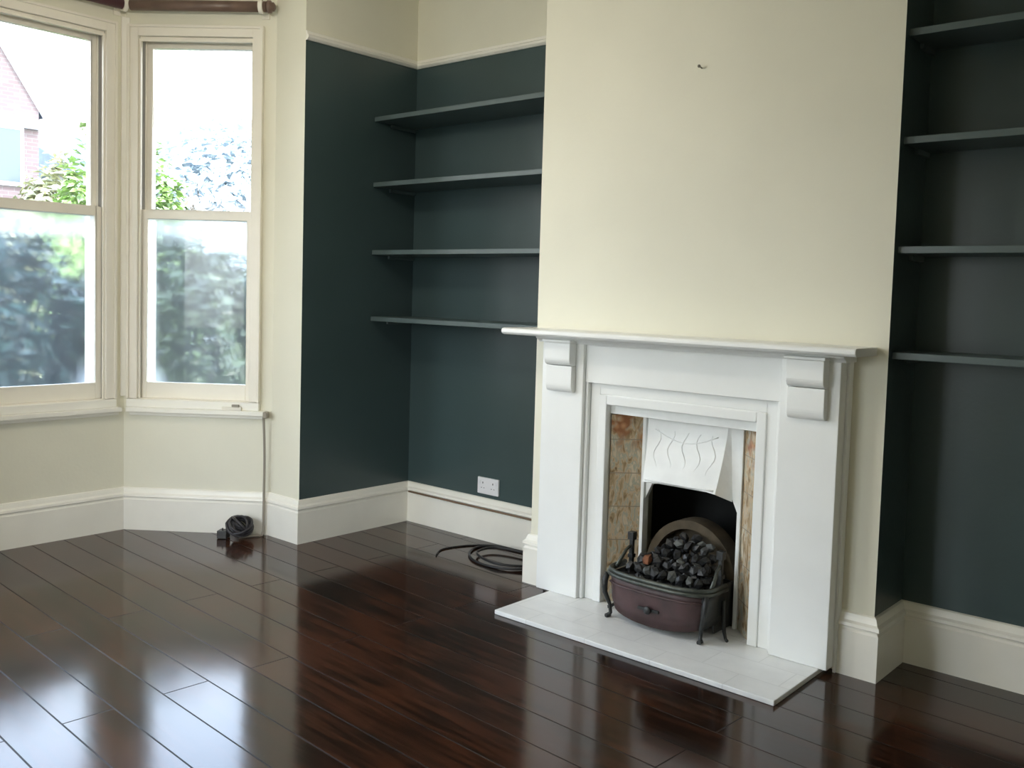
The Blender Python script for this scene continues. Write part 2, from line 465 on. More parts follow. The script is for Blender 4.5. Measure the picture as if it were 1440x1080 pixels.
wr.box(XR, XR + 0.2, SD[0], SD[1], SD[2], ZC); wr.box(XR, XR + 0.2, SD[0], SD[1], -0.1, 0.02)
struct(wr.build('wall_right', M_cream), 'cream wall opposite the bay window, with an added glazed door', 'wall')
FD = (0.12, 1.72, 2.30)       # added fill-light doors facing the fireplace: x0, x1, head height
wf = MB()
wf.box(-0.262, FD[0], YF - 0.2, YF, -0.1, ZC); wf.box(FD[1], XR, YF - 0.2, YF, -0.1, ZC)
wf.box(FD[0], FD[1], YF - 0.2, YF, FD[2], ZC); wf.box(FD[0], FD[1], YF - 0.2, YF, -0.1, 0.02)
struct(wf.build('wall_front', M_cream), 'cream wall facing the fireplace, with added glazed doors', 'wall')

# chimney breast with fire opening
OX0, OX1, OZ = 1.735, 2.60, 0.97
cb = MB()
cb.box(BX0, OX0, BY, 0.2, -0.1, ZC)
cb.box(OX1, BX1, BY, 0.2, -0.1, ZC)
cb.box(OX0, OX1, BY, 0.2, OZ, ZC)
cb.box(OX0, OX1, 0.02, 0.2, -0.1, OZ)
o = cb.build('wall_chimney_breast', [M_cream, M_split, M_soot])
for p in o.data.polygons:
    c = p.center
    if abs(p.normal.x) > 0.5 and (c.x < BX0 + 0.01 or c.x > BX1 - 0.01): p.material_index = 1
    elif OX0 - 0.01 < c.x < OX1 + 0.01 and c.z < OZ + 0.01 and c.y > BY + 0.01: p.material_index = 2
struct(o, 'cream chimney breast projecting between the two dark alcoves', 'wall')

# picture rail (left alcove)
def prof_extrude(mb, prof, a, b, inward, z0, ext0=0, ext1=0, mi=0):
    """profile (out, z) extruded along the wall line a->b; inward = unit 2D normal into the room"""
    a = Vector(a); b = Vector(b); t = (b - a).normalized(); a = a - t * ext0; b = b + t * ext1
    n = len(prof); vs = []
    for q in (a, b):
        for (d, z) in prof: vs.append((q.x + inward[0] * d, q.y + inward[1] * d, z0 + z))
    mb.add(vs, [(i, (i + 1) % n, n + (i + 1) % n, n + i) for i in range(n)] + [tuple(range(n))[::-1], tuple(range(n, 2 * n))], mi)
def mitre_run(name, prof, pts, z0, m, side=1, bevel=0, closed=False):
    """one moulding along a polyline, mitred at every corner; side=+1: room lies to the left of travel"""
    n = len(prof); V = [Vector(p) for p in pts]; vs = []
    for i, p in enumerate(V):
        d0 = (V[i] - V[i - 1]).normalized() if i > 0 else None
        d1 = (V[i + 1] - V[i]).normalized() if i < len(V) - 1 else None
        n0 = Vector((-d0.y, d0.x)) * side if d0 else None
        n1 = Vector((-d1.y, d1.x)) * side if d1 else None
        if n0 is None: mv = n1
        elif n1 is None: mv = n0
        else:
            mv = (n0 + n1); mv = mv / (mv.length_squared / 2)
        for (d, z) in prof: vs.append((p.x + mv.x * d, p.y + mv.y * d, z0 + z))
    fs = []
    for i in range(len(V) - 1):
        for k in range(n): fs.append((i * n + k, i * n + (k + 1) % n, (i + 1) * n + (k + 1) % n, (i + 1) * n + k))
    fs.append(tuple(range(n))[::-1]); fs.append(tuple(range((len(V) - 1) * n, len(V) * n)))
    mb = MB(); mb.add(vs, fs)
    return mb.build(name, m, bevel=bevel)
rail = [(0.0005, 0), (0.010, 0.0), (0.022, 0.012), (0.024, 0.022), (0.012, 0.032), (0.012, 0.045), (0.0005, 0.05)]
struct(mitre_run('trim_1', rail, [(0, -0.81), (0, 0), (BX0, 0)], 2.715, M_trim, side=-1), 'cream picture rail above the dark left alcove', 'picture rail')
struct(mitre_run('trim_2', rail, [(BX1, BY), (BX1, RY), (XR, RY)], 2.715, M_trim, side=-1), 'cream picture rail above the dark right alcove', 'picture rail')

# skirting boards
skirt = [(0.0005, 0), (0.026, 0), (0.026, 0.172), (0.020, 0.180), (0.020, 0.186), (0.030, 0.192), (0.028, 0.204), (0.018, 0.212), (0.014, 0.226), (0.010, 0.236), (0.0005, 0.240)]
struct(mitre_run('baseboard_bay', skirt, [(0, YF + 0.001), (0, -3.49), P[3], P[2], P[1], P[0], (0, -0.81), (0, 0), (BX0, 0), (BX0, BY), (1.475, BY)], 0, M_trim, side=-1),
       'deep cream moulded skirting board around the bay and left alcove', 'skirting board')
struct(mitre_run('baseboard_right', skirt, [(2.865, BY), (BX1, BY), (BX1, RY), (XR, RY), (XR, SD[1] + 0.01)], 0, M_trim, side=-1),
       'deep cream moulded skirting board around the right alcove', 'skirting board')

# ------------------------------------------------------------------ bay walls and sash windows
def frame_of(A, B):
    A = Vector(A); B = Vector(B); t = (B - A).normalized()
    return A, (B - A).length, math.atan2(t.y, t.x)
Z_SILL, Z_HEAD = 0.75, 2.76
def bay_wall(name, A, B, s0, s1, label):
    """local x along the wall, local -y outwards (room on +y)"""
    A, L, rz = frame_of(A, B)
    mb = MB(); th = 0.22; e = 0.07
    mb.box(-0.0, L, -th, 0, -0.1, Z_SILL - 0.05)
    mb.box(-0.0, L, -th, 0, Z_HEAD + 0.01, ZC)
    mb.box(0, s0, -th, 0, Z_SILL - 0.05, Z_HEAD + 0.01)
    mb.box(s1, L, -th, 0, Z_SILL - 0.05, Z_HEAD + 0.01)
    # outer wedge that closes the mitred corner outside
    for (a, b) in ((-e, 0), (L, L + e)):
        mb.box(a, b, -th, -0.02, -0.1, ZC)
    o = mb.build(name, M_cream, loc=(A.x, A.y, 0), rot=(0, 0, rz))
    return struct(o, label, 'wall')

def film_pane(name, x0, x1, z0, z1, y, m, parent, edges):
    nx, nz = 24, 36
    vs = []; fs = []; at = []
    for j in range(nz + 1):
        for i in range(nx + 1):
            x = x0 + (x1 - x0) * i / nx; z = z0 + (z1 - z0) * j / nz
            vs.append((x, y, z))
            dl, dr, db, dt = x - x0, x1 - x, z - z0, z1 - z
            v = 0.0
            if 'l' in edges: v = max(v, 1 - dl / 0.055)
            if 'r' in edges: v = max(v, 1 - dr / 0.055)
            for c, dx in (('l', dl), ('r', dr)):
                if c in edges: v = max(v, 1 - (math.hypot(max(0, 0.17 - (0.17 - dx)), db) / 0.13))
            v = max(v, (1 - dt / 0.16) * 0.9)
            at.append(max(0.0, min(1.0, v)))
    for j in range(nz):
        for i in range(nx):
            k = j * (nx + 1) + i; fs.append((k, k + 1, k + nx + 2, k + nx + 1))
    mb = MB(); mb.add(vs, fs)
    me = bpy.data.meshes.new(name); me.from_pydata(vs, [], fs); me.materials.append(m)
    a = me.attributes.new('edge', 'FLOAT', 'POINT')
    for i, q in enumerate(at): a.data[i].value = q
    o = bpy.data.objects.new(name, me); COL.objects.link(o); o.parent = parent
    return o

def sash_window(name, A, B, s0, s1, edges, label):
    A, L, rz = frame_of(A, B)
    root = empty(name, (A.x, A.y, 0), rz); struct(root, label, 'window')
    zm0, zm1 = 1.760, 1.812
    # architrave and jambs
    f = MB()
    w = 0.058
    f.box(s0 - w, s0, 0.0005, 0.022, Z_SILL, Z_HEAD + w); f.box(s1, s1 + w, 0.0005, 0.022, Z_SILL, Z_HEAD + w)
    f.box(s0, s1, 0.0005, 0.022, Z_HEAD, Z_HEAD + w)
    f.box(s0 - w, s0 - w + 0.014, 0.022, 0.034, Z_SILL, Z_HEAD + w); f.box(s1 + w - 0.014, s1 + w, 0.022, 0.034, Z_SILL, Z_HEAD + w)
    f.box(s0 - w + 0.014, s1 + w - 0.014, 0.022, 0.034, Z_HEAD + w - 0.014, Z_HEAD + w)
    f.box(s0, s1, -0.16, 0.0, Z_HEAD - 0.012, Z_HEAD)
    f.box(s0, s1, -0.16, 0.0, Z_SILL - 0.03, Z_SILL)
    f.build('window_frame', M_sash, root, bevel=0.003)
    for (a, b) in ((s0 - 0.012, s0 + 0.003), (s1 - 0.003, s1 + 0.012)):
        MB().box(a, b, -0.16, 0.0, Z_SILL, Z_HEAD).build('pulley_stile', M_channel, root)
    bd = MB()   # staff bead and parting bead
    for (a, b) in ((s0, s0 + 0.010), (s1 - 0.010, s1)):
        bd.box(a, b, -0.012, 0.004, Z_SILL, Z_HEAD - 0.012)
        bd.box(a, b, -0.078, -0.068, Z_SILL, Z_HEAD - 0.012)
    bd.box(s0 + 0.010, s1 - 0.010, -0.012, 0.004, Z_HEAD - 0.026, Z_HEAD - 0.012)
    bd.build('bead', M_sash, root, bevel=0.002)
    # upper sash (outer track)
    st = 0.032
    def sash(nm, y0, y1, z0, z1, bot, top, film):
        g = empty(nm, (0, 0, 0)); g.parent = root
        m = MB(); a, b = s0 + 0.004, s1 - 0.004
        m.box(a, a + st, y0, y1, z0, z1); m.box(b - st, b, y0, y1, z0, z1)
        m.box(a + st, b - st, y0, y1, z0, z0 + bot); m.box(a + st, b - st, y0, y1, z1 - top, z1)
        m.build('sash_frame', M_sash, g, bevel=0.003)
        yc = (y0 + y1) / 2
        if film: film_pane('pane', a + st - 0.003, b - st + 0.003, z0 + bot - 0.003, z1 - top + 0.003, yc, M_film, g, edges)
        else:
            q = MB(); q.add([(a + st - 0.003, yc, z0 + bot - 0.003), (b - st + 0.003, yc, z0 + bot - 0.003), (b - st + 0.003, yc, z1 - top + 0.003), (a + st - 0.003, yc, z1 - top + 0.003)], [(0, 1, 2, 3)])
            q.build('pane', M_glass, g)
        return g
    sash('sash_upper', -0.125, -0.082, zm0 + 0.004, Z_HEAD - 0.013, 0.048, 0.030, False)
    lo = sash('sash_lower', -0.066, -0.026, Z_SILL + 0.002, zm1, 0.088, 0.050, True)
    c = MB(); cx_ = (s0 + s1) / 2 + (0.03 if L < 1 else 0)
    c.box(cx_ - 0.028, cx_ + 0.028, -0.052, -0.028, zm1, zm1 + 0.006)
    c.lathe([(0.011, 0), (0.011, 0.008), (0.005, 0.010), (0.005, 0.016), (0.009, 0.022), (0.006, 0.030)], (cx_, -0.04, zm1 + 0.006), n=12)
    c.build('catch', M_plastic, lo)
    # sill board and apron
    sl = MB()
    sl.box(0.035, L - 0.03, 0.0005, 0.050, Z_SILL - 0.075, Z_SILL - 0.048)
    sl.box(s0 - w, s1 + w, 0.0005, 0.030, Z_SILL - 0.048, Z_SILL - 0.002)
    sl.box(0.04, L - 0.04, 0.0005, 0.022, Z_SILL - 0.095, Z_SILL - 0.075)
    sl.build('window_sill', M_trim, root, bevel=0.004)
    return root, rz, A

SW = (0.125, 0.768)
bay_wall('wall_bay_far', P[0], P[1], *SW, 'cream angled bay wall beside the dark wall')
bay_wall('wall_bay_middle', P[1], P[2], 0.115, 1.515, 'cream bay wall under the wide street window')
bay_wall('wall_bay_near', P[2], P[3], 0.85 - SW[1], 0.85 - SW[0], 'cream angled bay wall nearest the camera')
sash_window('window_1', P[0], P[1], *SW, 'r', 'narrow angled sash window of the bay, beside the dark wall')
sash_window('window_2', P[1], P[2], 0.115, 1.515, 'l', 'wide sash window in the middle of the bay')
sash_window('window_3', P[2], P[3], 0.85 - SW[1], 0.85 - SW[0], 'lr', 'narrow angled sash window on the near side of the bay')
# corner posts of the bay, a slim vertical cover at each mitre
for k, (px, py) in enumerate((P[1], P[2])):
    ang = math.radians(19) * (1 if k == 0 else -1)
    mb = MB(); mb.box(-0.004, 0.020, -0.022, 0.022, 0.76, 2.86)
    struct(mb.build('trim_%d' % (3 + k), M_trim, loc=(px, py, 0), rot=(0, 0, -ang), bevel=0.004), 'cream corner post of the bay', 'trim')

# glazed doors added behind the camera, out of view, to let in fill light
def fill_door(name, loc, rz, DW, DH, leaves, label):
    """local x along the wall, local +y into the room"""
    dr = struct(empty(name, loc, rz), label, 'door')
    q = MB(); q.box(0, 0.05, -0.15, 0.0, 0, DH); q.box(DW - 0.05, DW, -0.15, 0.0, 0, DH); q.box(0.05, DW - 0.05, -0.15, 0.0, DH - 0.05, DH)
    q.build('door_frame', M_sash, dr, 0.003)
    wl_ = (DW - 0.104) / leaves
    for k in range(leaves):
        a = 0.052 + k * wl_; b = a + wl_ - 0.002
        lf = MB(); s_ = 0.085
        lf.box(a, a + s_, -0.10, -0.055, 0.004, DH - 0.052); lf.box(b - s_, b, -0.10, -0.055, 0.004, DH - 0.052)
        lf.box(a + s_, b - s_, -0.10, -0.055, 0.004, 0.20); lf.box(a + s_, b - s_, -0.10, -0.055, DH - 0.14, DH - 0.052)
        lo_ = lf.build('door_leaf', M_sash, dr, 0.003)
        g = MB(); g.add([(a + s_ - .004, -0.078, 0.196), (b - s_ + .004, -0.078, 0.196), (b - s_ + .004, -0.078, DH - 0.136), (a + s_ - .004, -0.078, DH - 0.136)], [(0, 1, 2, 3)])
        g.build('pane', M_glass, lo_)
        h = MB(); hx = (b - 0.04) if k == 0 else (a + 0.04)
        h.tube([(hx, -0.055, 1.0), (hx, -0.02, 1.0), (hx + (-0.09 if k == 0 else 0.09), -0.02, 1.0)], 0.008, 8)
        h.build('door_handle', M_brass, lo_)
    ld = bpy.data.lights.new('window_portal', 'AREA'); ld.shape = 'RECTANGLE'; ld.size = DW; ld.size_y = DH; ld.cycles.is_portal = True
    lo = bpy.data.objects.new('window_portal', ld); COL.objects.link(lo)
    t = Vector((math.cos(rz), math.sin(rz), 0)); n = Vector((-t.y, t.x, 0))
    Mx = Matrix((-t, Vector((0, 0, 1)), -n)).transposed().to_4x4()
    Mx.translation = Vector(loc) + t * DW / 2 - n * 0.17 + Vector((0, 0, DH / 2)); lo.matrix_world = Mx
fill_door('fill_door_1', (FD[0], YF, 0.02), 0.0, FD[1] - FD[0], FD[2] - 0.02, 2, 'added white glazed double doors letting fill light in opposite the fireplace')
fill_door('fill_door_2', (XR, SD[0], 0.02), PI / 2, SD[1] - SD[0], SD[2] - 0.02, 1, 'added white glazed single door letting fill light in opposite the bay')

# portals that help the sky light through the windows
for (A_, B_, a, b) in ((P[0], P[1], *SW), (P[1], P[2], 0.115, 1.515), (P[2], P[3], 0.85 - SW[1], 0.85 - SW[0])):
    A2, L2, rz2 = frame_of(A_, B_)
    ld = bpy.data.lights.new('window_portal', 'AREA'); ld.shape = 'RECTANGLE'
    ld.size = b - a; ld.size_y = Z_HEAD - Z_SILL; ld.cycles.is_portal = True
    lo = bpy.data.objects.new('window_portal', ld); COL.objects.link(lo)
    t2 = Vector((math.cos(rz2), math.sin(rz2), 0)); nin = Vector((-t2.y, t2.x, 0))
    c = Vector((A2.x, A2.y, 0)) + t2 * (a + b) / 2 - nin * 0.17 + Vector((0, 0, (Z_HEAD + Z_SILL) / 2))
    Mx = Matrix((t2, Vector((0, 0, 1)), -nin)).transposed()   # local -z looks into the room
    Mx = Matrix((-t2, Vector((0, 0, 1)), -nin)).transposed()
    Mx = Mx.to_4x4(); Mx.translation = c; lo.matrix_world = Mx

# ------------------------------------------------------------------ curtain poles
def pole(A, B, s_a, s_b, m, label, fin, y=0.085, z=2.905, r=0.029, brs=()):
    A, L, rz = frame_of(A, B)
    root = tag(empty('curtain_pole', (A.x, A.y, z), rz), label, 'curtain pole', 'curtain poles over the bay windows')
    MB().tube([(s_a, y, 0), (s_b, y, 0)], r, 20).build('rod', m, root)
    for sx_ in brs:
        q = MB(); q.box(sx_ - 0.012, sx_ + 0.012, 0.0005, y - r - 0.001, -0.012, 0.012)
        q.box(sx_ - 0.02, sx_ + 0.02, 0.0005, 0.010, -0.045, 0.045)
        q.tube([(sx_ - 0.012, y, 0), (sx_ + 0.012, y, 0)], r + 0.008, 20)
        q.build('bracket', M_sash, root, bevel=0.002)
    if fin is not None:
        d = -1 if fin < s_a + 0.01 else 1
        MB().lathe([(0.02, 0), (0.034, 0.006 * d), (0.034, 0.022 * d), (0.024, 0.028 * d), (0.024, 0.038 * d), (0.012, 0.046 * d)], (fin, y, 0), 'x').build('finial', m, root)
    return root
pole(P[0], P[1], 0.03, 0.78, M_pole, 'brown wooden curtain pole above the narrow angled window', 0.03, brs=(0.06,))
pole(P[1], P[2], 0.045, 1.585, M_pole_red, 'dark red-brown curtain pole above the wide middle window', None, brs=(0.05, 1.57))

# ------------------------------------------------------------------ shelves
def shelf(x0, x1, y0, y1, z, label, grp):
    root = tag(empty('alcove_shelf', (x0, y1, z)), label, 'shelf', grp)
    L = x1 - x0; D = y1 - y0
    MB().box(0.001, L - 0.001, -D, -0.001, -0.026, 0).build('board', M_shelf, root, bevel=0.002)
    MB().box(0.001, 0.016, -D + 0.12, -0.002, -0.046, -0.0265).build('batten', M_shelf, root, bevel=0.002)
    return root
names4 = ('topmost', 'second from top', 'third from top', 'lowest')
for z, nme in zip((2.385, 2.014, 1.627, 1.245), names4):
    shelf(0, BX0, -0.325, 0, z, 'dark grey-green shelf, %s of the four in the left alcove' % nme, 'shelves in the left alcove')
for z, nme in zip((2.393, 2.008, 1.613, 1.226), names4):
    shelf(BX1, XR, -0.392, RY, z, 'dark grey-green shelf, %s of the four in the right alcove' % nme, 'shelves in the right alcove')

# ------------------------------------------------------------------ fireplace
HZ = 0.020
hb = MB(); hb.prism([(1.525, -0.895), (2.835, -0.905), (2.83, -0.428), (1.525, -0.428)], 'z', 0.0005, HZ)
hb.box(OX0 + 0.001, OX1 - 0.001, -0.427, 0.019, 0.0005, HZ)
tag(hb.build('hearth', M_hearth, bevel=0.003), 'white painted tiled hearth slab under the fireplace', 'hearth')

FX = 2.155                       # fireplace centre line
FY = -0.52                       # face of the surround
sur = tag(empty('fireplace_surround', (FX, BY, 0)), 'white painted wooden mantelpiece with bracketed legs on the chimney breast', 'fireplace surround')
def sp(mb, name, m=M_white, bevel=0.003, parent=sur):
    """meshes given in world coordinates, parented to the surround"""
    for i, v in enumerate(mb.v): mb.v[i] = (v[0] - FX, v[1] - BY, v[2])
    return mb.build(name, m, parent, bevel)
def mirror_x(x): return 2 * FX - x
LW0, LW1 = 1.450, 1.685          # left leg; the right one mirrors it
for side in (0, 1):
    X = (lambda a, b: (a, b)) if side == 0 else (lambda a, b: (mirror_x(b), mirror_x(a)))
    zb = 0.0 if True else HZ
    leg = MB(); a, b = X(LW0, LW1)
    leg.box(a, b, FY, BY - 0.001, HZ + 0.001, 1.195)
    a, b = X(LW1, LW1 + 0.016); leg.box(a, b, FY + 0.022, BY - 0.001, HZ + 0.001, 1.012)
    L_ = sp(leg, 'leg')
    pl = MB(); a, b = X(LW0 - 0.004, LW1 + 0.004); pl.box(a, b, FY - 0.012, BY - 0.001, HZ + 0.001, 0.20)
    # corbel: two stacked curved blocks
    cb_ = MB(); a, b = X(LW0 + 0.045, LW1 - 0.042)
    def blk(z0, z1, d):
        h = (z1 - z0) * 0.30; n = 6; pts = [(FY + 0.001, z0), (FY - d * 0.45, z0)]
        for i in range(1, n + 1):
            tt = i / n * PI / 2; pts.append((FY - d * 0.45 - d * 0.55 * math.sin(tt), z0 + h * (1 - math.cos(tt))))
        pts += [(FY - d, z1), (FY + 0.001, z1)]
        cb_.prism(pts, 'x', a, b)
    blk(1.082, 1.186, 0.050); blk(0.962, 1.080, 0.032)
    a, b = X(LW0 + 0.038, LW1 - 0.035); cb_.box(a, b, FY - 0.058, FY, 1.1865, 1.1985)
    sp(cb_, 'corbel')
    # side return moulding against the wall
    rt_ = MB(); a, b = X(LW0 - 0.012, LW0); rt_.box(a, b, BY - 0.038, BY - 0.001, 0.0 + 0.0005, 1.195)
    sp(rt_, 'side_moulding')
fr = MB(); fr.box(LW1, mirror_x(LW1), FY + 0.018, BY - 0.001, 1.012, 1.195)
sp(fr, 'frieze', bevel=0.002)
mo = MB()
mo.prism([(BY - 0.001, 1.182), (FY - 0.004, 1.182), (FY - 0.010, 1.190), (FY - 0.03, 1.200), (FY - 0.034, 1.210), (BY - 0.001, 1.210)], 'x', LW0 - 0.02, mirror_x(LW0 - 0.02))
sp(mo, 'bed_moulding', bevel=0)
ms = MB()
prof = [(BY - 0.001, 1.2105), (-0.622, 1.2105), (-0.634, 1.2145), (-0.640, 1.222), (-0.640, 1.233), (-0.634, 1.240), (-0.62, 1.242), (BY - 0.001, 1.242)]
ms.prism(prof, 'x', 1.292, 2.955)
sp(ms, 'mantel_shelf', bevel=0.003)
# inner stepped moulding round the cast-iron insert
im = MB(); ix0, ix1, iz = LW1 + 0.017, mirror_x(LW1 + 0.017), 1.011
for (w0, w1, y0) in ((0.0, 0.050, FY + 0.042), (0.050, 0.092, FY + 0.034)):
    im.box(ix0 + w0, ix0 + w1, y0, BY - 0.001, HZ + 0.001, iz - w0)
    im.box(ix1 - w1, ix1 - w0, y0, BY - 0.001, HZ + 0.001, iz - w0)
    im.box(ix0 + w1, ix1 - w1, y0, BY - 0.001, iz - w1, iz - w0)
sp(im, 'inner_moulding', bevel=0.004)

# cast-iron insert
TX0, TX1, TY = 1.803, mirror_x(1.803), -0.452
TH = math.radians(45); TWD = 0.150
ins = tag(empty('fireplace_insert', (FX, TY, 0)), 'white painted cast-iron fireplace insert with splayed floral tile cheeks', 'fireplace insert')
def ip(mb, name, m, bevel=0.002):
    for i, v in enumerate(mb.v): mb.v[i] = (v[0] - FX, v[1] - TY, v[2])
    return mb.build(name, m, ins, bevel)
nx_, ny_ = math.cos(TH), math.sin(TH)
IX0, IY = TX0 + TWD * nx_, TY + TWD * ny_     # inner end of the left cheek
IX1 = mirror_x(IX0)
ZT = 0.874
for side in (0, 1):
    mx_ = (lambda x: x) if side == 0 else mirror_x
    q = MB(); d = 0.012
    pts = [(mx_(TX0), TY), (mx_(IX0), IY), (mx_(IX0 - d * ny_), IY + d * nx_), (mx_(TX0 - d * ny_), TY + d * nx_)]
    q.prism(pts, 'z', HZ + 0.001, ZT)
    ip(q, 'tile_panel', M_tile)
    q = MB(); d = 0.010
    # narrow raised border on the inner edge of the tiles
    x0_, y0_ = IX0 - 0.001, IY
    q.box(min(mx_(x0_), mx_(x0_ + 0.017)), max(mx_(x0_), mx_(x0_ + 0.017)), IY - 0.014, IY + 0.03, HZ + 0.001, ZT)
    ip(q, 'tile_border', M_iron_white)
# head of the insert above the tiles (sloping soffit) 
hd = MB(); hd.prism([(TY, 0.918), (TY, ZT + 0.004), (IY + 0.03, ZT - 0.006), (IY + 0.03, 0.918)], 'x', TX0 - 0.03, TX1 + 0.03)
ip(hd, 'head_rail', M_iron_white)
# centre plate with arched opening
cp = MB()
PX0, PX1 = IX0 + 0.016, IX1 - 0.016
oz, n = 0.575, 14
arch = [(PX0, ZT)]
arch += [(PX0, 0.50)]
for i in range(n + 1):
    t_ = i / n; xx = PX0 + 0.001 + (PX1 - PX0 - 0.002) * t_
    k = abs(2 * t_ - 1); arch.append((xx, 0.50 + (oz - 0.50) * (1 - k ** 16) ** 0.8))
arch += [(PX1, 0.50), (PX1, ZT)]
vs = [(x, IY - 0.002, z) for x, z in arch] ; 
# build as strips so the concave outline stays clean
for i in range(2, 2 + n):
    (xa, za), (xb, zb) = arch[i], arch[i + 1]
    cp.prism([(xa, za), (xb, zb), (xb, ZT), (xa, ZT)], 'y', IY, IY + 0.02)
ip(cp, 'arch_plate', M_iron_white, 0)
# flared hood in front of the plate
hx0, hx1 = PX0 + 0.004, PX1 - 0.050
hood = MB()
T = [(hx0, IY - 0.004, 0.862), (hx1 - 0.010, IY - 0.004, 0.862)]
Bf = [(hx0 + 0.026, IY - 0.075, 0.588), (hx1 - 0.022, IY - 0.075, 0.588)]
n = 8; rows = []
for j in range(7):
    v = j / 6; row = []
    for i in range(n + 1):
        u = i / n
        xt = T[0][0] + (T[1][0] - T[0][0]) * u; xb = Bf[0][0] + (Bf[1][0] - Bf[0][0]) * u
        yy = T[0][1] + (Bf[0][1] - T[0][1]) * v ** 1.4
        zz = T[0][2] + (Bf[0][2] - T[0][2]) * v
        if v > 0: zz += 0.012 * (1 - (2 * u - 1) ** 2) * v ** 4
        row.append((xt + (xb - xt) * v, yy, zz))
    rows.append(row)
vs = [p for r_ in rows for p in r_]; fs = []
for j in range(6):
    for i in range(n):
        k = j * (n + 1) + i; fs.append((k, k + 1, k + n + 2, k + n + 1))
b0 = len(vs)
for j in range(7):
    vs.append((rows[j][0][0] - 0.004, IY, rows[j][0][2])); vs.append((rows[j][-1][0] + 0.012 + 0.03 * j / 6, IY, rows[j][-1][2] - 0.035 * (j / 6) ** 2))
for j in range(6):
    fs.append((j * (n + 1), (j + 1) * (n + 1), b0 + 2 * (j + 1), b0 + 2 * j))
    fs.append((j * (n + 1) + n, (j + 1) * (n + 1) + n, b0 + 2 * (j + 1) + 1, b0 + 2 * j + 1))
hood.add(vs, fs)
o = ip(hood, 'hood', M_iron_white, 0)
sol = o.modifiers.new('solid', 'SOLIDIFY'); sol.thickness = 0.006
# relief on the hood: swags and a rosette
rel = MB()
hm = (hx0 + hx1) / 2 - 0.004
def hood_pt(u, v, off=0.0):
    x = T[0][0] + (T[1][0] - T[0][0]) * u; xb = Bf[0][0] + (Bf[1][0] - Bf[0][0]) * u
    return (x + (xb - x) * v, T[0][1] + (Bf[0][1] - T[0][1]) * v ** 1.4 - off, T[0][2] + (Bf[0][2] - T[0][2]) * v)
for k in range(5):
    u0 = 0.14 + 0.18 * k
    rel.tube([hood_pt(u0 + 0.04 * math.sin(i * 0.9 + k), 0.15 + 0.6 * i / 8) for i in range(9)], [0.001 + 0.0025 * math.sin(PI * i / 8) for i in range(9)], 8)
rel.tube([hood_pt(0.1 + 0.8 * i / 16, 0.16 + 0.16 * math.sin(PI * i / 16)) for i in range(17)], 0.0025, 8)
rel.tube([hood_pt(0.03 + 0.94 * i / 10, 0.955) for i in range(11)], 0.005, 8)
ip(rel, 'relief', M_iron_white, 0)

# fireback: arched scorched brick back inside the opening
fbk = tag(empty('fireback', (FX, -0.26, HZ)), 'scorched brown arched fireback inside the fire opening', 'fireback')
q = MB(); cxx = FX - 0.005; A_, Bz = 0.222, 0.40
outer = []; inner = []
for i in range(25):
    t_ = PI * i / 24
    outer.append((A_ * math.cos(t_), 0.17 + 0.245 * math.sin(t_)))
    inner.append((0.186 * math.cos(t_), 0.17 + 0.207 * math.sin(t_)))
for i in range(24):
    q.prism([outer[i], outer[i + 1], inner[i + 1], inner[i]], 'y', -0.075, 0.02)
q.box(0.186, A_, -0.075, 0.02, 0.001, 0.17); q.box(-A_, -0.186, -0.075, 0.02, 0.001, 0.17)
q.build('arch_ring', M_fireback, fbk)
q = MB(); pts = [(-0.186, 0.001)] + [(-x, z) for x, z in inner] + [(0.186, 0.001)]
q.prism([(x, z) for x, z in pts], 'y', -0.004, 0.03)
q.build('back_panel', M_fireback, fbk)
# ------------------------------------------------------------------ fire basket
BKX, BKY = 2.155, -0.50
bk = tag(empty('fire_basket', (BKX, BKY, HZ)), 'bow-fronted iron fire basket with maroon front on little black legs', 'fire basket')
def bow(u, half=0.250, depth=0.132):
    """u -1..1 along the plan of the basket: left side, bowed front, right side (local x, y)"""
    a = PI / 2 * (1 + u)                      # 0..pi
    c, s_ = math.cos(a), math.sin(a)
    e_ = 2 / 4.2
    x = -half * math.copysign(abs(c) ** e_, c)
    y = -depth * abs(s_) ** e_ - 0.022 * (1 - (x / half) ** 2)
    return (x, y + (0.0 if abs(u) < 1 else 0.04))
N = 44
us = [-1 + 2 * i / N for i in range(N + 1)]
def panel(us_, name, m):
    pan = MB(); vs = []
    for u in us_:
        x, y = bow(u); zlow = 0.020 + 0.030 * (abs(x) / 0.25) ** 2
        for (f_, z) in ((0.90, zlow), (0.955, 0.09), (0.975, 0.165), (0.97, 0.19)): vs.append((x * f_, y * f_, z))
        for (f_, z) in ((0.945, 0.19), (0.93, 0.09), (0.88, zlow)): vs.append((x * f_, y * f_ + 0.004, z))
    fs = []; n_ = len(us_) - 1
    for i in range(n_):
        for k in range(7): fs.append((i * 7 + k, i * 7 + (k + 1) % 7, (i + 1) * 7 + (k + 1) % 7, (i + 1) * 7 + k))
    pan.add(vs, fs + [tuple(range(7)), tuple(range(n_ * 7, n_ * 7 + 7))[::-1]], 0, True)
    return pan.build(name, m, bk)
iL = next(i for i, u in enumerate(us) if bow(u)[0] > -0.225); iR = N - iL
panel(us[:iL + 1], 'side_panel', M_black_iron); panel(us[iL:iR + 1], 'front_panel', M_maroon); panel(us[iR:], 'side_panel', M_black_iron)  # sides coloured black to carry the shadow beyond the front corners
rim = MB()
rim.tube([(bow(u)[0] * 1.01, bow(u)[1] * 1.03, 0.196) for u in us], 0.0085, 10)
rim.tube([(bow(u)[0] * 0.985, bow(u)[1] * 0.985, 0.211) for u in us], 0.010, 10)
rim.build('rim', M_grey_iron, bk)
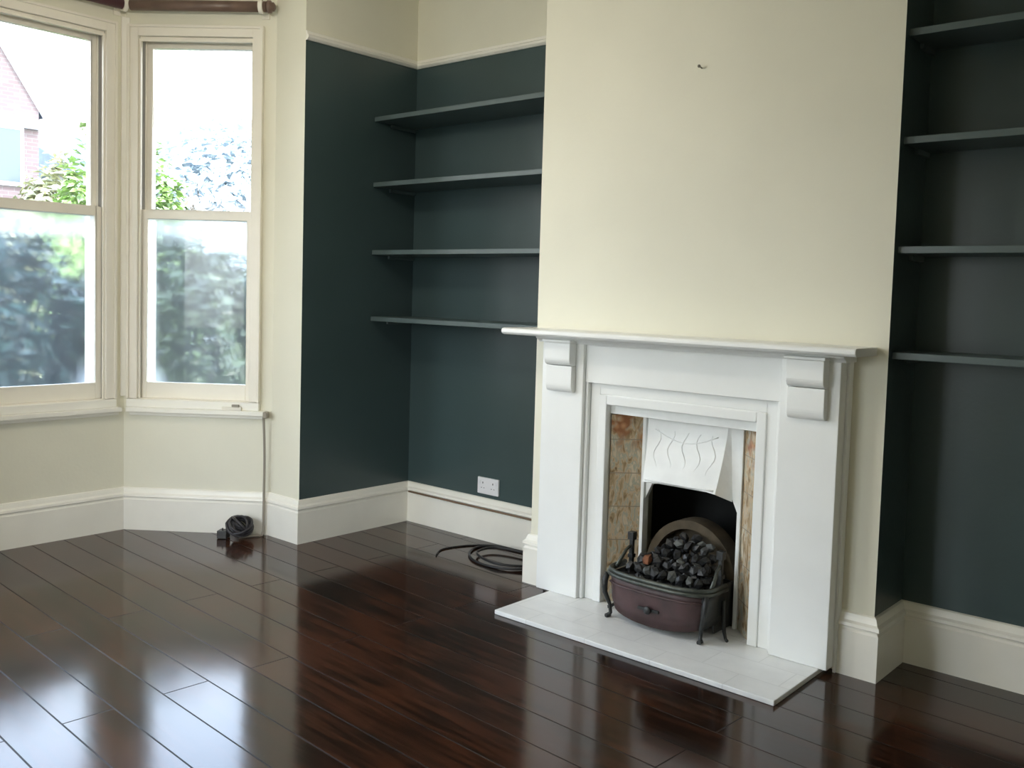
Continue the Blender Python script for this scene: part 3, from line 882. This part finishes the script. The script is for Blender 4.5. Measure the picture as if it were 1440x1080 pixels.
rb = MB(); rb.tube([(bow(u)[0] * 0.985, bow(u)[1] * 0.985 - 0.002, 0.160) for u in us[iL:iR + 1]], 0.005, 8)
rb.build('band', M_maroon, bk)
kn = MB()
kn.lathe([(0.006, 0), (0.006, -0.012), (0.017, -0.014), (0.017, -0.021), (0.008, -0.026)], (0.002, -0.146, 0.095), 'y', 16)
kn.box(-0.050, 0.050, -0.156, -0.147, 0.089, 0.101)
kn.build('handle', M_black_iron, bk, 0.001)
for sgn in (-1, 1):
    lg = MB(); x = 0.222 * sgn
    pts = [(x * 1.08, -0.105, 0.192), (x * 1.10, -0.118, 0.16), (x * 1.08, -0.122, 0.11), (x * 1.0, -0.106, 0.055), (x * 0.985, -0.104, 0.02), (x * 1.02, -0.112, 0.008)]
    lg.tube(pts, [0.012, 0.014, 0.011, 0.008, 0.008, 0.011], 10)
    lg.tube([(x * 1.02 - 0.004, -0.122, 0.0065), (x * 1.0, -0.100, 0.0065)], [0.010, 0.0065], 10)
    lg.build('leg', M_black_iron, bk)
    # back legs run out along the tiles
    lb = MB(); x = 0.262 * sgn
    lb.tube([(x * 0.93, 0.03, 0.15), (x * 0.96, 0.025, 0.06), (x * 1.0, 0.012, 0.03), (x * 1.08, -0.012, 0.009), (x * 1.12, -0.02, 0.007)], [0.010, 0.009, 0.008, 0.007, 0.007], 10)
    lb.build('leg', M_black_iron, bk)
    # upright firedog post
    ps = MB(); x = (0.222 if sgn > 0 else 0.214) * sgn
    ps.box(x - 0.009, x + 0.009, 0.028, 0.046, 0.10, 0.315)
    ps.box(x - 0.015, x + 0.015, 0.022, 0.052, 0.315, 0.350)
    ps.box(x - 0.013, x + 0.013, 0.024, 0.050, 0.235, 0.252)
    ps.build('post', M_black_iron, bk, 0.002)
    sc = MB(); x2 = x
    sc.tube([(x2, 0.028, 0.29), (x2 + 0.004 * sgn, 0.0, 0.275), (x2 + 0.010 * sgn, -0.030, 0.24), (x2 + 0.012 * sgn, -0.060, 0.212)], [0.007, 0.007, 0.008, 0.009], 10)
    sc.build('side_scroll', M_grey_iron, bk)
gr = MB()
for i in range(9):
    x = -0.19 + 0.0475 * i
    yf = -0.145 * (1 - abs(x / 0.25) ** 2.4) + 0.012
    gr.box(x - 0.006, x + 0.006, yf, 0.15, 0.075, 0.088)
gr.box(-0.215, 0.215, 0.15, 0.158, 0.07, 0.20); gr.box(-0.222, -0.215, 0.0, 0.158, 0.012, 0.20); gr.box(0.215, 0.222, 0.0, 0.158, 0.012, 0.20)
gr.build('grate', M_black_iron, bk, 0.001)

# coals: a pile of individual lumps
def lump(r, seed, m):
    bm = bmesh.new(); bmesh.ops.create_icosphere(bm, subdivisions=1, radius=r)
    rnd = random.Random(seed); off = Vector((rnd.random() * 50, rnd.random() * 50, 0))
    sc_ = Vector((1 + rnd.uniform(-.15, .35), 1 + rnd.uniform(-.2, .2), 1 + rnd.uniform(-.25, .1)))
    for v in bm.verts:
        k = 1 + 0.45 * noise.noise(v.co / r * 1.3 + off)
        v.co = Vector((v.co.x * sc_.x, v.co.y * sc_.y, v.co.z * sc_.z)) * k
    me = bpy.data.meshes.new('coal_lump'); bm.to_mesh(me); bm.free(); me.materials.append(m)
    for p in me.polygons: p.use_smooth = False
    return me
meshes = [lump(0.0235, k, M_coal) for k in range(6)]
mesh_grey = [lump(0.024, 20 + k, M_coal_b) for k in range(3)]
mesh_rust = lump(0.027, 40, M_coal_r)
layers = [(0.150, -0.115, 0.125, 0.185), (0.186, -0.115, 0.130, 0.190), (0.222, -0.080, 0.130, 0.185), (0.257, -0.035, 0.130, 0.165), (0.292, 0.010, 0.130, 0.140), (0.327, 0.050, 0.135, 0.105), (0.358, 0.09, 0.135, 0.06)]
rnd = random.Random(5)
def place_coal(me, x, y, z, label, grp):
    o = bpy.data.objects.new('coal_lump', me); COL.objects.link(o)
    o.location = (BKX + x, BKY + y, HZ + z); o.rotation_euler = (rnd.uniform(0, 6), rnd.uniform(0, 6), rnd.uniform(0, 6))
    return tag(o, label, 'coal', grp)
GL = 'black coal lump in the heap inside the fire basket'
GG = 'ash-grey coal lump among the black ones in the fire basket'
count = 0
for li, (z, y0, y1, hw) in enumerate(layers):
    nx = int(hw * 2 / 0.041); ny = max(1, int((y1 - y0) / 0.041))
    for j in range(ny):
        yy = y0 + (y1 - y0) * (j + 0.5) / ny
        if li < 5 and j > 2 + (li < 2): continue        # the buried back of the heap is out of sight
        for i in range(nx):
            xx = -hw + 2 * hw * (i + 0.5) / nx + rnd.uniform(-0.004, 0.004)
            if li == 3 and i == 1 and j == 0:
                place_coal(mesh_rust, xx, yy, z, 'rust-orange coal lump at the left of the heap', None); continue
            grey = rnd.random() < 0.12
            me = mesh_grey[rnd.randrange(3)] if grey else meshes[rnd.randrange(6)]
            place_coal(me, xx + (li % 2) * 0.012 + (0.035 if li > 3 else 0.01 * (li > 1)), yy + rnd.uniform(-0.004, 0.004), z + rnd.uniform(-0.004, 0.004), GG if grey else GL,
                       'ash-grey coals in the fire basket' if grey else 'black coals in the fire basket')
# ------------------------------------------------------------------ small things
# double socket
so = tag(empty('wall_socket', (0.670, 0, 0.310)), 'white double electrical socket on the dark wall above the left alcove skirting', 'socket')
MB().box(-0.079, 0.079, -0.014, -0.0005, -0.047, 0.047).build('face_plate', M_plastic, so, 0.003)
for sx_ in (-0.038, 0.038):
    for (a, b, c, d) in ((-0.003, 0.003, 0.012, 0.022), (-0.013, -0.007, -0.014, -0.010), (0.007, 0.013, -0.014, -0.010)):
        MB().box(sx_ + a, sx_ + b, -0.0145, -0.0141, c, d).build('pin_slot', M_darkslot, so)
    q = MB(); q.box(sx_ + (0.016 if sx_ > 0 else -0.028), sx_ + (0.028 if sx_ > 0 else -0.016), -0.017, -0.0141, 0.010, 0.028); q.build('switch', M_plastic, so, 0.001)

# picture nail on the chimney breast
nl = MB(); nl.tube([(0, 0.0, 0), (0, -0.022, 0.004)], 0.003, 10); nl.lathe([(0.0065, -0.022), (0.0065, -0.026)], (0, 0, 0.004), 'y', 12)
tag(nl.build('picture_nail', M_nail, loc=(2.173, BY, 2.355)), 'small metal picture nail high on the cream chimney breast', 'nail')

# black cable coiled on the floor of the left alcove
def smooth_path(ctrl, n=8):
    out = []; C_ = [Vector(c) for c in ctrl]
    for i in range(len(C_) - 1):
        p0, p1, p2, p3 = C_[max(i - 1, 0)], C_[i], C_[i + 1], C_[min(i + 2, len(C_) - 1)]
        for k in range(n):
            t = k / n
            out.append(0.5 * ((2 * p1) + (-p0 + p2) * t + (2 * p0 - 5 * p1 + 4 * p2 - p3) * t * t + (-p0 + 3 * p1 - 3 * p2 + p3) * t ** 3))
    out.append(C_[-1]); return out
r_ = 0.0065
ctrl = [(1.24, -0.10, r_), (1.10, -0.055, r_), (0.93, -0.06, r_), (0.80, -0.08, r_), (0.745, -0.17, r_), (0.80, -0.29, r_), (0.92, -0.375, r_), (1.06, -0.385, r_), (1.19, -0.33, r_ + 0.006), (1.245, -0.22, 0.018),
        (1.16, -0.13, 0.021), (1.00, -0.11, 0.021), (0.85, -0.15, 0.021), (0.84, -0.27, 0.02), (0.95, -0.345, 0.02), (1.08, -0.36, 0.02), (1.18, -0.28, 0.014), (1.24, -0.19, r_ + 0.002)]
tag(MB().tube(smooth_path(ctrl), r_, 8).build('floor_cable', M_cable), 'black cable looped on the floorboards of the left alcove', 'cable')
ctrl = [(0.80, -0.055, 0.004), (0.72, -0.12, 0.004), (0.66, -0.22, 0.004), (0.64, -0.34, 0.004), (0.70, -0.44, 0.004)]
tag(MB().tube(smooth_path(ctrl), 0.004, 8).build('floor_cable', M_cable), 'thin loose black flex trailing left of the looped cable in the alcove', 'cable')
# cable tacked along the skirting top
tag(MB().tube([(0.045, -0.035, 0.186), (0.4, -0.035, 0.184), (0.85, -0.035, 0.184), (1.26, -0.035, 0.183)], 0.0055, 8).build('skirting_cable', M_browncable), 'thin brown cable tacked along the left alcove skirting board', 'cable')

# cable down the bay corner from sill to floor, with junction block on the sill
A, L, rz = frame_of(P[0], P[1])
cab = tag(empty('wall_cable', (A.x, A.y, 0), rz), 'grimy cream cable dropping from the sill end to the floor', 'cable')
MB().tube(smooth_path([(0.03, 0.058, 0.672), (0.028, 0.052, 0.62), (0.026, 0.042, 0.45), (0.027, 0.040, 0.25), (0.028, 0.042, 0.12), (0.03, 0.045, 0.012), (0.06, 0.07, 0.008), (0.14, 0.12, 0.008)]), 0.007, 8).build('flex', M_creamcable, cab)
q = MB(); q.box(0.012, 0.034, 0.008, 0.060, 0.665, 0.700); q.build('sill_clip', M_creamcable, cab, 0.003)
jb = tag(empty('junction_block', (A.x, A.y, Z_SILL - 0.048), rz), 'small cream cable block on the end of the window sill', 'junction block')
MB().box(0.16, 0.27, 0.031, 0.049, 0.0005, 0.020).build('base', M_sash, jb, 0.002)
MB().box(0.175, 0.215, 0.033, 0.047, 0.0205, 0.034).build('cover', M_creamcable, jb, 0.002)

# tangled bundle of cable lying by the bay skirting
tg = tag(empty('cable_bundle', (-0.30, -0.985, 0)), 'tangled bundle of dark cable with a plug on the floor by the bay skirting', 'cable bundle')
rb_ = random.Random(11)
q = MB()
for k in range(9):
    a0 = rb_.uniform(0, PI); tilt = rb_.uniform(0.2, 1.25); rr = rb_.uniform(0.045, 0.066)
    cz = rb_.uniform(0.058, 0.078)
    pts = []
    for i in range(26):
        t = 2 * PI * i / 26
        v = Vector((rr * 1.15 * math.cos(t), rr * math.sin(t), 0))
        v = Matrix.Rotation(tilt, 3, 'X') @ v; v = Matrix.Rotation(a0, 3, 'Z') @ v
        pts.append((v.x + rb_.uniform(-.003, .003), v.y, max(0.008, v.z + cz)))
    q.tube(pts, 0.0075, 7, closed=True)
q.build('cable_coils', M_bundle, tg)
q = MB(); q.box(-0.028, 0.028, -0.028, 0.028, 0.0, 0.045); q.box(-0.004, 0.004, -0.016, -0.008, 0.045, 0.06)
q.build('plug', M_darkslot, tg, 0.006, loc=(-0.062, -0.062, 0.001), rot=(0, 0, 0.6))
q = MB(); q.box(-0.03, 0.03, -0.02, 0.02, -0.014, 0.014)
q.build('adaptor', M_bundle, tg, 0.006, loc=(0.01, -0.02, 0.068), rot=(0.5, 0.4, 1.0))

# added fill light, modelled as a globe pendant hung out of view
LAMP = (1.0, -2.2, 2.68)
pd = tag(empty('fill_pendant', (LAMP[0], LAMP[1], ZC)), 'added fill lamp, a white globe pendant hanging out of view', 'lamp')
MB().lathe([(0.055, 0), (0.05, -0.02), (0.012, -0.035)], n=20).build('ceiling_rose', M_plastic, pd)
MB().tube([(0, 0, -0.03), (0, 0, LAMP[2] - ZC + 0.12)], 0.004, 8).build('cord', M_plastic, pd)
M_globe = bpy.data.materials.new('fill_lamp_glow'); M_globe.use_nodes = True
_t = M_globe.node_tree; _t.nodes.clear(); _o = _t.nodes.new('ShaderNodeOutputMaterial'); _e = _t.nodes.new('ShaderNodeEmission')
_e.inputs[0].default_value = (1.0, 0.92, 0.80, 1); _e.inputs[1].default_value = 39.0
_t.links.new(_e.outputs[0], _o.inputs[0])
q = MB(); nseg = 12
q.lathe([(max(0.002, 0.11 * math.sin(PI * i / nseg)), 0.11 * math.cos(PI * i / nseg)) for i in range(nseg + 1)], (0, 0, LAMP[2] - ZC), n=24)
q.build('lamp_shade', M_globe, pd)

# ------------------------------------------------------------------ outside
M_grass = mat('front_garden_ground', (0.16, 0.17, 0.13), 0.9, vary=0.3, scale=2)
struct(MB().box(-60, 40, -40, 50, -0.75, -0.6).build('ground', M_grass), 'front garden and street outside the bay', 'ground')

def leaf_mat(name, c):
    m, t, p = new_mat(name)
    geo = t.nodes.new('ShaderNodeNewGeometry')
    n = t.nodes.new('ShaderNodeTexNoise'); n.inputs['Scale'].default_value = 9; n.inputs['Detail'].default_value = 3
    t.links.new(geo.outputs['Position'], n.inputs['Vector'])
    r = t.nodes.new('ShaderNodeValToRGB')
    r.color_ramp.elements[0].position = 0.35; r.color_ramp.elements[1].position = 0.68
    r.color_ramp.elements[0].color = (*[k * 0.45 for k in c], 1); r.color_ramp.elements[1].color = (*[min(1, k * 1.7) for k in c], 1)
    t.links.new(n.outputs['Fac'], r.inputs[0]); t.links.new(r.outputs[0], p.inputs['Base Color'])
    p.inputs['Roughness'].default_value = 0.35
    return m
M_leaf = leaf_mat('hedge_leaves', (0.018, 0.050, 0.040))
M_leaf2 = leaf_mat('bright_leaves', (0.28, 0.40, 0.13))
M_leaf3 = leaf_mat('pale_yellow_leaves', (0.44, 0.44, 0.26))
M_leaf4 = mat('hazed_pale_leaves', (0.60, 0.66, 0.69), 0.6)  # pale blue-white puts distance haze into the far tree's leaf colour
M_leaf5 = leaf_mat('mid_green_leaves', (0.045, 0.068, 0.028))
M_bark = mat('bark', (0.08, 0.06, 0.04), 0.9, vary=0.3, scale=10)

def shrub(loc, rx, ry, h, nleaf, ls, m, label, name='garden_shrub', cat='shrub', z0=-0.6, stems=6, seed=1, base=0.1):
    root = tag(empty(name, (loc[0], loc[1], z0)), label, cat, 'shrubs outside the bay window')
    R = random.Random(seed)
    q = MB()
    for k in range(stems):
        a = 2 * PI * k / stems + R.random()
        q.tube([(0.1 * rx * math.cos(a), 0.1 * ry * math.sin(a), 0), (0.3 * rx * math.cos(a), 0.3 * ry * math.sin(a), h * 0.45), (0.5 * rx * math.cos(a), 0.5 * ry * math.sin(a), h * 0.8)], [0.03, 0.02, 0.008], 6)
    q.build('stems', M_bark, root)
    vs = []; fs = []
    for k in range(nleaf):
        # points in a lumpy ellipsoidal volume, denser to the outside
        th_ = R.uniform(0, 2 * PI); ph = math.acos(R.uniform(-1, 1)); rr = R.uniform(0.55, 1.0) ** 0.5
        d = Vector((math.sin(ph) * math.cos(th_), math.sin(ph) * math.sin(th_), math.cos(ph)))
        lumpy = 1 + 0.28 * noise.noise(d * 2.3 + Vector((seed * 3.1, 0, 0))) + 0.12 * noise.noise(d * 6 + Vector((0, seed, 0)))
        c = Vector((d.x * rx, d.y * ry, d.z * h / 2)) * rr * lumpy
        c.z += h / 2 + base; c.z = max(c.z, 0.02)
        nrm = (d + Vector((R.uniform(-.8, .8), R.uniform(-.8, .8), R.uniform(-.4, .9)))).normalized()
        a = nrm.orthogonal().normalized(); a = Matrix.Rotation(R.uniform(0, 6.28), 3, nrm) @ a; b = nrm.cross(a)
        s_ = ls * R.uniform(0.6, 1.3); w_ = s_ * 0.45
        i0 = len(vs)
        vs += [c - a * s_, c - b * w_ + nrm * 0.15 * s_, c + a * s_, c + b * w_ + nrm * 0.15 * s_]
        fs += [(i0, i0 + 1, i0 + 2), (i0, i0 + 2, i0 + 3)]
    me = bpy.data.meshes.new('foliage'); me.from_pydata([tuple(v) for v in vs], [], fs); me.materials.append(m)
    o = bpy.data.objects.new('foliage', me); COL.objects.link(o); o.parent = root
    return root
shrub((-2.75, -0.05), 0.70, 0.88, 2.32, 9500, 0.055, M_leaf5, 'dense green shrub seen through the narrow angled window', seed=3)
shrub((-2.95, -1.42), 0.70, 0.90, 2.34, 9500, 0.055, M_leaf, 'dark green shrub seen through the wide window', seed=5)
shrub((-2.85, -2.95), 0.75, 0.85, 2.1, 5000, 0.06, M_leaf, 'dark green shrub at the near end of the hedge', seed=8)
shrub((-2.9, 1.35), 0.8, 0.85, 2.2, 6000, 0.055, M_leaf, 'green shrub beyond the narrow angled window', seed=9)

# house across the street
M_brick, t, p_ = new_mat('pale_red_brick')
geo = t.nodes.new('ShaderNodeTexCoord'); br = t.nodes.new('ShaderNodeTexBrick')
mpb = t.nodes.new('ShaderNodeMapping'); mpb.inputs['Rotation'].default_value = (0, math.radians(90), 0)
br.inputs['Scale'].default_value = 1; br.inputs['Brick Width'].default_value = 0.22; br.inputs['Row Height'].default_value = 0.075; br.inputs['Mortar Size'].default_value = 0.008
br.inputs['Color1'].default_value = (0.21, 0.155, 0.15, 1); br.inputs['Color2'].default_value = (0.19, 0.135, 0.13, 1); br.inputs['Mortar'].default_value = (0.23, 0.20, 0.19, 1)
spx = t.nodes.new('ShaderNodeSeparateXYZ'); cbx = t.nodes.new('ShaderNodeCombineXYZ')
t.links.new(geo.outputs['Object'], spx.inputs[0]); t.links.new(spx.outputs[1], cbx.inputs[0]); t.links.new(spx.outputs[2], cbx.inputs[1])
t.links.new(cbx.outputs[0], br.inputs['Vector']); t.links.new(br.outputs['Color'], p_.inputs['Base Color']); p_.inputs['Roughness'].default_value = 0.85
M_render = mat('white_render', (0.75, 0.76, 0.78), 0.8)
M_wht = mat('white_outside_paint', (0.85, 0.86, 0.88), 0.5)
M_dgl = mat('dark_window_glass', (0.10, 0.13, 0.17), 0.1)
M_slate = mat('blue_grey_slate', (0.13, 0.19, 0.27), 0.6, vary=0.2, scale=4)
def house(x, y0, y1, ze, zr, wallm, label, roofm, gable=True, depth=7, wins=()):
    root = tag(empty('house', (x, (y0 + y1) / 2, -0.6)), label, 'house'); c = (y0 + y1) / 2; hw = (y1 - y0) / 2; z = 0.6
    q = MB(); q.prism([(-hw, 0), (hw, 0), (hw, ze + z), (0, zr + z), (-hw, ze + z)] if gable else [(-hw, 0), (hw, 0), (hw, ze + z), (-hw, ze + z)], 'x', -depth, 0)
    q.build('wall', wallm, root)
    q = MB()
    if gable:
        for s_ in (-1, 1):
            q.prism([(s_ * (hw + 0.12), ze + z - 0.2), (0, zr + z + 0.05), (0, zr + z + 0.25), (s_ * (hw + 0.12), ze + z)], 'x', -depth, -0.002)
        q.build('roof', roofm, root)
        q = MB()
        for s_ in (-1, 1):
            q.prism([(s_ * (hw + 0.14), ze + z - 0.30), (0, zr + z - 0.06), (0, zr + z + 0.27), (s_ * (hw + 0.14), ze + z + 0.03)], 'x', 0.001, 0.06)
        q.box(0.01, 0.12, -hw, hw, ze + z - 0.45, ze + z - 0.28)
        q.build('bargeboard', M_wht, root)
    else:
        q.prism([(0.4, ze + z), (-depth / 2, zr + z), (-depth - 0.4, ze + z)], 'y', -hw - 0.2, hw + 0.2)
        q.build('roof', roofm, root)
    for (wy, wz, ww, wh) in wins:
        f = MB(); f.box(0.002, 0.06, wy - c - ww / 2, wy - c + ww / 2, wz + z - wh / 2, wz + z + wh / 2)
        fr_ = f.build('window', M_wht, root)
        g = MB(); nn = 2
        for i in range(nn):
            a = wy - c - ww / 2 + 0.07 + (ww - 0.07) / nn * i
            g.box(0.061, 0.07, a, a + (ww - 0.07) / nn - 0.07, wz + z - wh / 2 + 0.08, wz + z + wh / 2 - 0.08)
        g.build('pane', M_dgl, fr_)
    return root
house(-15, 0.5, 4.05, 4.75, 7.5, M_brick, 'red brick gabled house with white bargeboards across the street', M_slate,
      wins=((3.15, 3.75, 1.2, 1.15), (1.4, 3.75, 1.2, 1.15), (3.0, 1.3, 1.3, 1.5), (1.3, 1.2, 1.3, 1.6), (2.28, 5.6, 0.7, 0.8)))
house(-19, 6.6, 9.2, 4.0, 5.4, M_render, 'pale rendered house with slate roof beyond the brick house', M_slate, gable=False, wins=((7.8, 2.2, 1.1, 1.3),))
house(-17, -9.5, -2.6, 4.6, 6.4, M_brick, 'red brick house opposite the near side of the bay', M_slate, gable=False, wins=((-5, 3, 1.6, 1.4), (-5, 0.8, 1.6, 1.5)))
shrub((-7.5, 1.05), 0.5, 0.45, 3.35, 3500, 0.08, M_leaf3, 'pale yellow-green bush in front of the brick house', seed=12)
shrub((-5.2, 0.36), 0.35, 0.26, 3.1, 3000, 0.06, M_leaf2, 'bright green bush seen at the right of the wide window', seed=14)
shrub((-5.0, 1.12), 0.35, 0.28, 3.15, 3000, 0.06, M_leaf2, 'bright green bush seen low in the narrow angled window', seed=16)
shrub((-12.0, 6.3), 1.6, 1.7, 5.0, 9000, 0.13, M_leaf4, 'tall pale tree far beyond the narrow angled window', name='garden_tree', cat='tree', seed=18)
